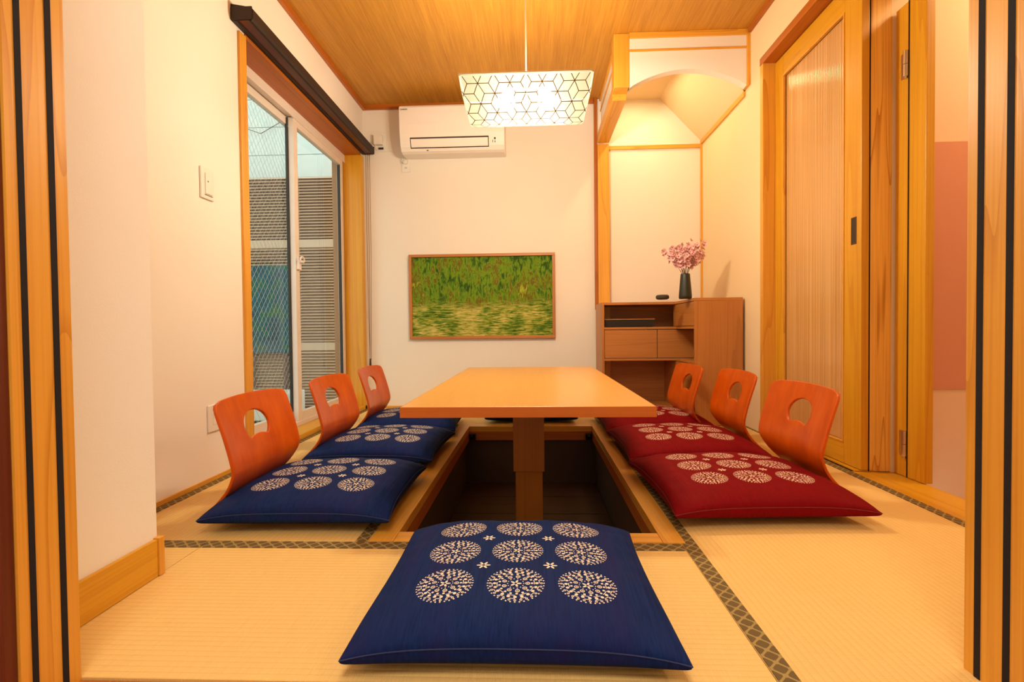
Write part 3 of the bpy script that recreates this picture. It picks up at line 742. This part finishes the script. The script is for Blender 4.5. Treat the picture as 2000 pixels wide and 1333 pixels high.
# ------------------------------------------------------------------ legless chairs
def make_chair():
    root = thing('legless_chair', 'x', 'chair', (0, 0, 0))
    # (x, z) spine of the bent board from the floor bend to the top edge; sitter faces +x
    key = [(0, .012), (.046, .056), (.080, .098), (.097, .136), (.101, .170), (.094, .212), (.077, .275), (.058, .335), (.042, .385)]
    def spine(t):
        f = t*(len(key)-1); i = min(int(f), len(key)-2); f -= i
        p = [Vector((key[max(0, min(len(key)-1, j))][0], key[max(0, min(len(key)-1, j))][1])) for j in (i-1, i, i+1, i+2)]
        return .5*((2*p[1])+(-p[0]+p[2])*f+(2*p[0]-5*p[1]+4*p[2]-p[3])*f*f+(-p[0]+3*p[1]-3*p[2]+p[3])*f**3)
    def halfw(t):
        return .170 + .064*math.sin(min(1, t/.62)*PI/2)
    # outline in (s, t): s = signed width in metres, t = 0..1 along the spine
    L = .42
    out = []
    rc = .035
    def outer_pt(a):
        # ray from the hole centre in the (s, q) plane, q in metres along spine
        ds, dq = math.cos(a), math.sin(a)
        lo, hi = 0, .6
        for _ in range(40):
            m_ = (lo+hi)/2; s_, q_ = ds*m_, qc+dq*m_
            inside = 0 <= q_ <= L+.012*(1-(s_/.24)**2)
            if inside:
                w = halfw(min(1, max(0, q_/L)))
                if abs(s_) > w: inside = False
                else:
                    cx, cq = w-rc, L-rc
                    if abs(s_) > cx and q_ > cq and math.hypot(abs(s_)-cx, q_-cq) > rc: inside = False
            if inside: lo = m_
            else: hi = m_
        return ds*lo, qc+dq*lo
    qc = .322; R = .060
    def hole_pt(a):
        ds, dq = math.cos(a), math.sin(a)
        # circle cut below by an arc bulging upward
        r = 1/math.sqrt((ds/.080)**2+(dq/.046)**2)
        for k in range(120):
            rr = r*k/120
            s_, q_ = ds*rr, dq*rr
            if q_ < -.034 + .009*max(0, 1-(abs(s_)/.056)**2): r = rr; break
        return ds*r, qc+dq*r
    NA, NR = 96, 16
    th_ = .011
    vs_, fs_ = [], []
    def to3(s_, q_, off):
        t = max(0, min(1.03, q_/L)); t1 = min(t, .999)
        p = spine(t1); e = .004
        tg = (spine(min(.999, t1+e))-spine(max(0, t1-e))).normalized()
        nx, nz = tg.y, -tg.x            # towards the sitter
        extra = max(0, q_-L)
        cv = .026*(s_/.24)**2*min(1, q_/.2)          # wings curve forward
        cv -= .004
        px = p.x+nx*(cv+off)+tg.x*extra; pz = p.y+nz*(off+cv*.35)+tg.y*extra
        return (px, s_, max(pz, .002))
    for off in (0, -th_):
        for i in range(NA):
            a = 2*PI*i/NA; hp, op = hole_pt(a), outer_pt(a)
            for j in range(NR+1):
                t = j/NR; vs_.append(to3(hp[0]*(1-t)+op[0]*t, hp[1]*(1-t)+op[1]*t, off))
    W_ = NR+1; base2 = NA*W_
    for i in range(NA):
        k = (i+1) % NA
        for j in range(NR):
            fs_.append((i*W_+j, i*W_+j+1, k*W_+j+1, k*W_+j)); fs_.append((base2+k*W_+j, base2+k*W_+j+1, base2+i*W_+j+1, base2+i*W_+j))
        fs_.append((i*W_, k*W_, base2+k*W_, base2+i*W_)); fs_.append((k*W_+NR, i*W_+NR, base2+i*W_+NR, base2+k*W_+NR))
    o = MB().add(vs_, fs_).build('backrest', 'lacquer', root, .0025, True)
    # seat board lies flat on the mat, under the cushion
    pts = [(.0, -.2), (.36, -.2), (.40, -.17), (.40, .17), (.36, .2), (.0, .2)]
    MB().prism(pts, 'Z', .001, .0125).build('seat_board', 'lacquer', root, .002)
    return root
ch = make_chair(); ch['group'] = 'legless chairs around the table'
ch.location = (-1.065, 1.79, .002); ch.rotation_euler = (0, 0, .01)
ch['label'] = 'reddish bent wood legless chair nearest on the left side'
dup(ch, (-1.065, 2.49, .002), -.015, 'reddish bent wood legless chair in the middle of the left side')
dup(ch, (-1.07, 3.13, .002), .02, 'reddish bent wood legless chair farthest on the left side')
dup(ch, (1.085, 2.0, .002), PI+.02, 'reddish bent wood legless chair nearest on the right side')
dup(ch, (1.085, 2.625, .002), PI-.01, 'reddish bent wood legless chair in the middle of the right side')
dup(ch, (.985, 3.10, .002), PI+.03, 'reddish bent wood legless chair farthest on the right side before the cabinet')

# ------------------------------------------------------------------ pendant lamp
LX, LY, LZ, LH, LD, LW = -.022, 2.42, 1.745, .165, .145, .298
lamp = thing('pendant_lamp', 'glowing paper pendant lamp with brown cube lattice print over the table', 'lamp', (LX, LY, LZ))
def sh(u, a, off=0):
    """u -1..1 across, a 0..PI from front rim under to back rim"""
    c_, s_ = math.cos(a), math.sin(a)
    y = -(abs(c_)**.9)*(1 if c_ > 0 else -1)*(LD+off); z = -(abs(s_)**.9)*(LH+off)
    k = (-z)/LH
    w = LW*(1-.105*k**1.4)
    e = abs(u)
    x = (w+off)*u
    if e > .93:
        t = (e-.93)/.07; z *= 1-.05*t*t; y *= 1-.06*t*t
    return (LX+x, LY+y, LZ+z)
NU, NAa = 48, 40
vs_ = [sh(-1+2*i/NU, PI*j/NAa) for i in range(NU+1) for j in range(NAa+1)]
fs_ = [(i*(NAa+1)+j, (i+1)*(NAa+1)+j, (i+1)*(NAa+1)+j+1, i*(NAa+1)+j+1) for i in range(NU) for j in range(NAa)]
for i in (0, NU):                      # the two closed ends
    c0 = len(vs_); p0, p1 = vs_[i*(NAa+1)], vs_[i*(NAa+1)+NAa]
    vs_.append(((p0[0]+p1[0])/2, LY, LZ))
    for j in range(NAa): fs_.append((i*(NAa+1)+j, i*(NAa+1)+j+1, c0))
MB().add(vs_, fs_).build('shade', 'shade', lamp, smooth=True)
rim_pts = [sh(-1, 0), sh(1, 0), sh(1, PI), sh(-1, PI), sh(-1, 0)]
MB().tube([(p[0], p[1], LZ+.002) for p in rim_pts[:2]], .0065, 8).tube([(p[0], p[1], LZ+.001) for p in rim_pts[1:]], .002, 6).build('shade_rim', 'shade_rim', lamp, smooth=True)
MB().add([rim_pts[0], rim_pts[1], rim_pts[2], rim_pts[3]], [(0, 1, 2, 3)]).build('added_top_sheet', 'shade', lamp)  # unseen cover added to dim the bulbs' upward light
# lattice print: rhombille edges laid on the surface (arc length along the profile)
arc = [0]
for j in range(1, 201):
    p, q = sh(0, PI*(j-1)/200), sh(0, PI*j/200); arc.append(arc[-1]+math.dist(p, q))
def a_of(s):
    for j in range(1, 201):
        if arc[j] >= s: return PI*(j-1+(s-arc[j-1])/max(1e-9, arc[j]-arc[j-1]))/200
    return PI
E_ = .0480; hh = E_*math.sqrt(3)/2
mb = MB()
def ribbon(p, q):
    n = 4; w = .0017
    d = Vector((q[0]-p[0], q[1]-p[1])); nrm = Vector((-d.y, d.x)).normalized()*w
    prev = None
    for k in range(n+1):
        c_ = Vector(p)+d*k/n
        row = []
        for sgn in (1, -1):
            x, s = c_.x+sgn*nrm.x, c_.y+sgn*nrm.y
            if abs(x) > LW*.995 or s < 0 or s > arc[-1]: row = None; break
            row.append(sh(x/LW, a_of(s), .0012))
        if row and prev: mb.add([prev[0], prev[1], row[1], row[0]], [(0, 1, 2, 3)])
        prev = row
# triangular lattice of six-spoke points
for r_ in range(-1, int(arc[-1]/hh)+2):
    for c0 in range(-12, 13):
        x = (c0+.5*(r_ % 2))*E_; s = r_*hh
        # colour lattice points in three classes; class 0 = hub
        cls = ((c0 - (r_//2)) + 2*(r_ % 2 == 1)*1 + (0)) if False else None
        q_ = c0 - (r_ - (r_ % 2))//2
        if (q_ - r_) % 3 != 0: continue
        for k in range(6):
            a = PI/3*k
            ribbon((x, s), (x+E_*math.cos(a), s+E_*math.sin(a)))
lat = mb.build('lattice_print', 'lattice', lamp); lat['kind'] = 'stuff'
bz = LZ-.062
for bx in (-.094, .094):
    bmb = MB()
    prof = [(.042*math.sin(PI*k/10), -.042*math.cos(PI*k/10)) for k in range(1, 10)]
    bmb.lathe((LX+bx, LY, bz), prof, 16).build('bulb', 'bulb', lamp, smooth=True)
MB().tube([(LX-.11, LY, LZ-.004), (LX+.11, LY, LZ-.004)], .006, 8).tube([(LX-.094, LY, LZ-.03), (LX-.094, LY, LZ)], .013, 10).tube([(LX+.094, LY, LZ-.03), (LX+.094, LY, LZ)], .013, 10).build('bulb_holder', 'plastic', lamp)
MB().tube([(LX, LY-.14, LZ), (LX, LY+.14, LZ)], .004, 6).build('spreader_bar', 'plastic', lamp)
MB().tube([(LX, LY, LZ+.052), (LX, LY, LZ)], [.005, .0085], 10).build('cord_grip', 'plastic', lamp)
MB().tube([(LX, LY, LZ+.05), (LX, LY, ZC-.02)], .0032, 8).build('cord', 'cord', lamp)
MB().lathe((LX, LY, ZC-.03), [(.03, 0), (.045, .01), (.048, .03)], 20).build('ceiling_rose', 'plastic', lamp, smooth=True)

# ------------------------------------------------------------------ air conditioner
ac = thing('air_conditioner', 'white wall air conditioner with a dark outlet slot under the ceiling', 'air conditioner', (-.59, YB, 1.95))
A0, A1 = -.985, -.200
pr = [(YB-.002, 1.965), (YB-.14, 1.958), (YB-.170, 1.968), (YB-.190, 1.995), (YB-.205, 2.035), (YB-.216, 2.085), (YB-.224, 2.15), (YB-.227, 2.22), (YB-.226, 2.275), (YB-.215, 2.292), (YB-.19, 2.299), (YB-.002, 2.299)]
MB().prism(pr, 'X', A0, A1).build('body', 'ac', ac, .005)
def ac_pt(z):
    for (y0, z0), (y1, z1) in zip(pr[1:], pr[2:]):
        if z0 <= z <= z1: return y0+(y1-y0)*(z-z0)/(z1-z0)
    return pr[7][0]
def ac_strip(x0, x1, z0, z1, mat, name, lift, parent=ac, n=6):
    vs_, fs_ = [], []
    for k in range(n+1):
        z = z0+(z1-z0)*k/n; y = ac_pt(z)
        vs_ += [(x0, y-lift, z), (x1, y-lift, z), (x0, y+.004, z), (x1, y+.004, z)]
    for k in range(n):
        a = 4*k; fs_ += [(a, a+1, a+5, a+4), (a+2, a+6, a+7, a+3), (a, a+4, a+6, a+2), (a+1, a+3, a+7, a+5)]
    fs_ += [(0, 2, 3, 1), (4*n, 4*n+1, 4*n+3, 4*n+2)]
    return MB().add(vs_, fs_).build(name, mat, parent)
slot = ac_strip(-.908, -.318, 1.985, 2.058, 'slot', 'outlet_slot', .0008)
ac_strip(-.902, -.324, 1.991, 2.047, 'ac', 'louver_flap', .0025, slot)
ac_strip(A0+.002, A1-.002, 2.0695, 2.0705, 'slot', 'panel_joint', .0004, ac, 1) if False else None
ac_strip(-.278, -.266, 2.032, 2.046, 'slot', 'sensor_window', .001)
ac_strip(-.290, -.286, 2.012, 2.03, 'slot', 'indicator_mark', .0006); ac_strip(-.274, -.268, 2.012, 2.024, 'slot', 'indicator_mark', .0006)
ac_strip(-.79, -.775, 1.970, 1.975, 'slot', 'indicator_mark', .0006, ac, 1)
text_mesh('DAIKIN', .016, 'slot', Matrix.Translation((A0+.012, YB-.2285, 2.256)) @ Matrix.Rotation(PI/2, 4, 'X'), 'brand_lettering', ac)

# sockets and switches
so1 = thing('wall_socket', 'white socket box with adapter left of the air conditioner', 'socket', (-1.2, YB, 2.05))
box(-1.265, -1.145, YB-.012, YB-.0005, 2.03, 2.17).build('plate', 'plastic', so1, .003)
box(-1.235, -1.165, YB-.05, YB-.0125, 2.075, 2.150).build('adapter', 'plastic', so1, .006)
box(-1.205, -1.165, YB-.018, YB-.0125, 2.045, 2.06).build('slot', 'slot', so1)
MB().tube([(-1.225, YB-.03, 2.075), (-1.22, YB-.028, 2.045), (-1.19, YB-.02, 2.036), (-1.12, YB-.008, 2.034), (-1.09, YB-.006, 2.037)], .003, 6).build('lead', 'plastic', so1)
so2 = thing('power_outlet', 'white outlet with a plugged lead under the air conditioner', 'outlet', (-.99, YB, 1.87))
box(-1.025, -.955, YB-.008, YB-.0005, 1.865, 1.985).build('plate', 'plastic', so2, .003)
box(-1.006, -.976, YB-.034, YB-.0085, 1.925, 1.955).build('plug', 'plastic', so2, .005)
for x in (-.998, -.987): box(x, x+.003, YB-.0095, YB-.0082, 1.893, 1.904).build('socket_slot', 'slot', so2)
MB().tube([(-.99, YB-.034, 1.94), (-1.0, YB-.05, 1.93), (-1.012, YB-.04, 1.955), (-1.005, YB-.03, 1.975), (-.985, YB-.05, 1.965)], .0035, 6).build('lead', 'plastic', so2)
sw = thing('light_switch', 'ivory light switch plate on the wall left of the window', 'switch', (XL, 2.05, 1.15))
box(XL, XL+.009, 2.008, 2.09, 1.158, 1.285).build('plate', 'plastic', sw, .003)
rk = box(XL+.009, XL+.013, 2.03, 2.076, 1.178, 1.262).build('rocker', 'plastic', sw, .002)
box(XL+.013, XL+.0136, 2.042, 2.047, 1.226, 1.232).build('indicator', 'slot', rk)
box(XL+.009, XL+.0095, 2.028, 2.078, 1.172, 1.175).build('groove', 'slot', sw)
bp = thing('blank_plate', 'ivory cover plate low on the wall behind the nearest left chair', 'plate', (XL, 2.08, .2))
box(XL, XL+.008, 2.022, 2.135, .205, .315).build('plate', 'plastic', bp, .003)
box(XL+.008, XL+.0095, 2.05, 2.107, .232, .288).build('cover', 'plastic', bp, .001)

# ------------------------------------------------------------------ picture
PXa, PXb, PZa, PZb = -.985, .176, .548, 1.213
PXa, PXb = -.975, .172
pc = thing('framed_picture', 'wide framed picture of green garden foliage and pond on back wall', 'picture', ((PXa+PXb)/2, YB, (PZa+PZb)/2))
for a in ((PXa, PXb, PZb-.022, PZb), (PXa, PXb, PZa, PZa+.022), (PXa, PXa+.022, PZa+.022, PZb-.022), (PXb-.022, PXb, PZa+.022, PZb-.022)):
    box(a[0], a[1], YB-.032, YB-.001, a[2], a[3]).build('frame_rail', 'walnutX' if a[1]-a[0] > .1 else 'walnutZ', pc, .002)
box(PXa+.02, PXb-.02, YB-.018, YB-.004, PZa+.02, PZb-.02).build('print', 'print', pc)

# ------------------------------------------------------------------ corner cabinet
cb = thing('corner_cabinet', 'dark walnut corner cabinet with shelves and drawers right of the back wall', 'cabinet', (.9, 3.8, 0))
CH, CYf, CXf, CYn = .80, 3.65, 1.0, 3.22
YBc, XRc = YB-.034, XR-.016
t_ = .018
top = MB().add([(.484, CYf, CH-t_), (CXf, CYf, CH-t_), (CXf, CYn, CH-t_), (XRc, CYn, CH-t_), (XRc, YBc, CH-t_), (.484, YBc, CH-t_)]+
               [(.484, CYf, CH), (CXf, CYf, CH), (CXf, CYn, CH), (XRc, CYn, CH), (XRc, YBc, CH), (.484, YBc, CH)],
               [(5, 4, 3, 2, 1, 0), (6, 7, 8, 9, 10, 11)]+[(i, (i+1) % 6, (i+1) % 6+6, i+6) for i in range(6)])
top.build('top_board', 'walnutX', cb, .001)
box(.484, .502, CYf, YBc, .003, CH-t_).build('side_panel', 'walnutZ', cb, .001)
box(CXf, XRc, CYn, CYn+t_, .003, CH-t_-.0005).build('end_panel', 'walnutZ', cb, .001)
box(.502, XRc, YBc-.012, YBc, .003, CH-t_).build('back_panel', 'walnutX', cb)
box(XRc-.012, XRc, CYn+t_, YBc-.012, .003, CH-t_).build('back_panel', 'walnutY', cb)
for z0 in (.608, .386):
    MB().box(.502, XRc-.012, CYf, YBc-.012, z0, z0+.016).box(CXf, XRc-.012, CYn+t_, CYf, z0, z0+.016).build('shelf', 'walnutX', cb, .001)
MB().box(.502, XRc-.012, CYf+.01, YBc-.012, .04, .056).build('shelf', 'walnutX', cb, .001)
box(.502, CXf, CYf+.02, CYf+.035, .003, .04).build('plinth', 'walnutX', cb)
def drawer(x0, x1):
    box(x0, x1, CYf+.004, CYf+.022, .405, .604).build('drawer_front', 'walnutX', cb, .0015)
drawer(.505, .872); drawer(.876, 1.20)
box(.8725, .8755, CYf+.022, YBc-.02, .402, .608).build('divider', 'slot', cb)
box(CXf+.004, CXf+.02, CYn+t_+.001, 3.72, .628, CH-t_-.003).build('fascia_panel', 'walnutY', cb, .001)
for y0, y1 in ((CYn+t_+.001, 3.598), (3.602, YBc-.013)):
    box(CXf+.004, CXf+.02, y0, y1, .058, .383).build('fascia_panel', 'walnutY', cb, .001)
md = thing('media_box', 'flat gloss black box in the upper cabinet shelf', 'device', (.69, 3.72, .624))
box(.512, .868, 3.70, 3.86, .6275, .680).build('housing', 'gloss_black', md, .002)
box(.512, .868, 3.6985, 3.7, .678, .6835).build('top_edge', 'walnutX', md)
for x in (.53, .84): box(x, x+.015, 3.72, 3.84, .624, .6275).build('foot', 'slot', md)

# things on the cabinet
VX, VY = .975, 3.33
vase = MB().lathe((VX, VY, CH+.0005), [(.036, 0), (.040, .004), (.0405, .02), (.034, .10), (.029, .155), (.028, .160), (.024, .160), (.026, .12), (.03, .02)], 32).build('vase', 'vase', None, smooth=True, loc=(VX, VY, CH+.0005))
tag(vase, 'dark green tapered vase holding pink blossom on the cabinet', 'vase')
pk = MB().lathe((.84, 3.37, CH+.0005), [(.030, 0), (.040, .005), (.042, .014), (.040, .024), (.033, .029), (.012, .030)], 28).build('disc_speaker', 'puck', None, smooth=True, loc=(.84, 3.37, CH+.0005))
tag(pk, 'small dark round disc device left of the vase', 'device')
fl_ = thing('blossom_bouquet', 'pink cherry blossom branches standing in the dark vase', 'flowers', (VX, VY, CH+.02))
def blossom_mesh():
    me = bpy.data.meshes.new('blossom'); vs_, fs_, mi = [], [], []
    for k in range(5):
        a = 2*PI*k/5; ca, sa = math.cos(a), math.sin(a)
        def P(r, w, z): return (r*ca-w*sa, r*sa+w*ca, z)
        o = len(vs_); vs_ += [P(.001, 0, 0), P(.007, .0052, .003), P(.0135, .0038, .0052), P(.0125, 0, .0050), P(.0135, -.0038, .0052), P(.007, -.0052, .003)]
        fs_ += [(o, o+1, o+2, o+3), (o, o+3, o+4, o+5)]; mi += [0, 0]
    o = len(vs_)
    for k in range(5):
        a = 2*PI*k/5; vs_.append((.0032*math.cos(a), .0032*math.sin(a), .0015))
    vs_.append((0, 0, .0055))
    for k in range(5): fs_.append((o+k, o+(k+1) % 5, o+5)); mi.append(1)
    me.from_pydata(vs_, [], fs_); me.materials.append(M['petal']); me.materials.append(M['petal_core'])
    for p, i in zip(me.polygons, mi): p.material_index = i
    return me
bm_ = blossom_mesh(); rb = random.Random(21)
F0 = Vector((VX, VY, CH+.02))
tips = [(-.145, .01, .295), (-.10, -.03, .27), (-.075, .03, .325), (-.035, -.05, .30), (-.03, .045, .335), (.015, -.02, .34), (.03, .05, .31), (.06, -.05, .315), (.085, .02, .345), (.115, -.01, .325), (.115, .035, .27), (.06, -.03, .24), (-.06, -.06, .235), (.0, -.075, .26)]
for tx, ty, tz in tips:
    a = Vector((rb.uniform(-.008, .008), rb.uniform(-.008, .008), 0)); mth = Vector((tx*.13, ty*.13, .148)); tp_ = Vector((tx, ty, tz-.0))
    pts = []
    for k in range(9):
        t = k/8
        if t < .4: p = a.lerp(mth, t/.4)
        else:
            q = (t-.4)/.6; p = mth.lerp(tp_, q); p.z += .012*math.sin(PI*q)
        pts.append(F0+p)
    br = MB().tube(pts, [.0022]*4+[.0018, .0015, .0013, .001, .0008], 5).build('branch', 'stem', fl_)
    nb = 17
    for k in range(nb):
        q = .30+.70*(k+.5)/nb
        p = mth.lerp(tp_, q); p.z += .012*math.sin(PI*q)
        d = Vector((rb.gauss(0, 1), rb.gauss(0, 1)-.5, rb.gauss(0, 1))).normalized()
        p = p + d*rb.uniform(.006, .027)
        o = bpy.data.objects.new('blossom', bm_); C.objects.link(o); o.parent = br
        o.location = p+F0-ORG[fl_.name]; o.rotation_mode = 'QUATERNION'
        o.rotation_quaternion = (d+Vector((0, -.5, .15))).to_track_quat('Z', 'Y'); sc_ = rb.uniform(.95, 1.35); o.scale = (sc_,)*3
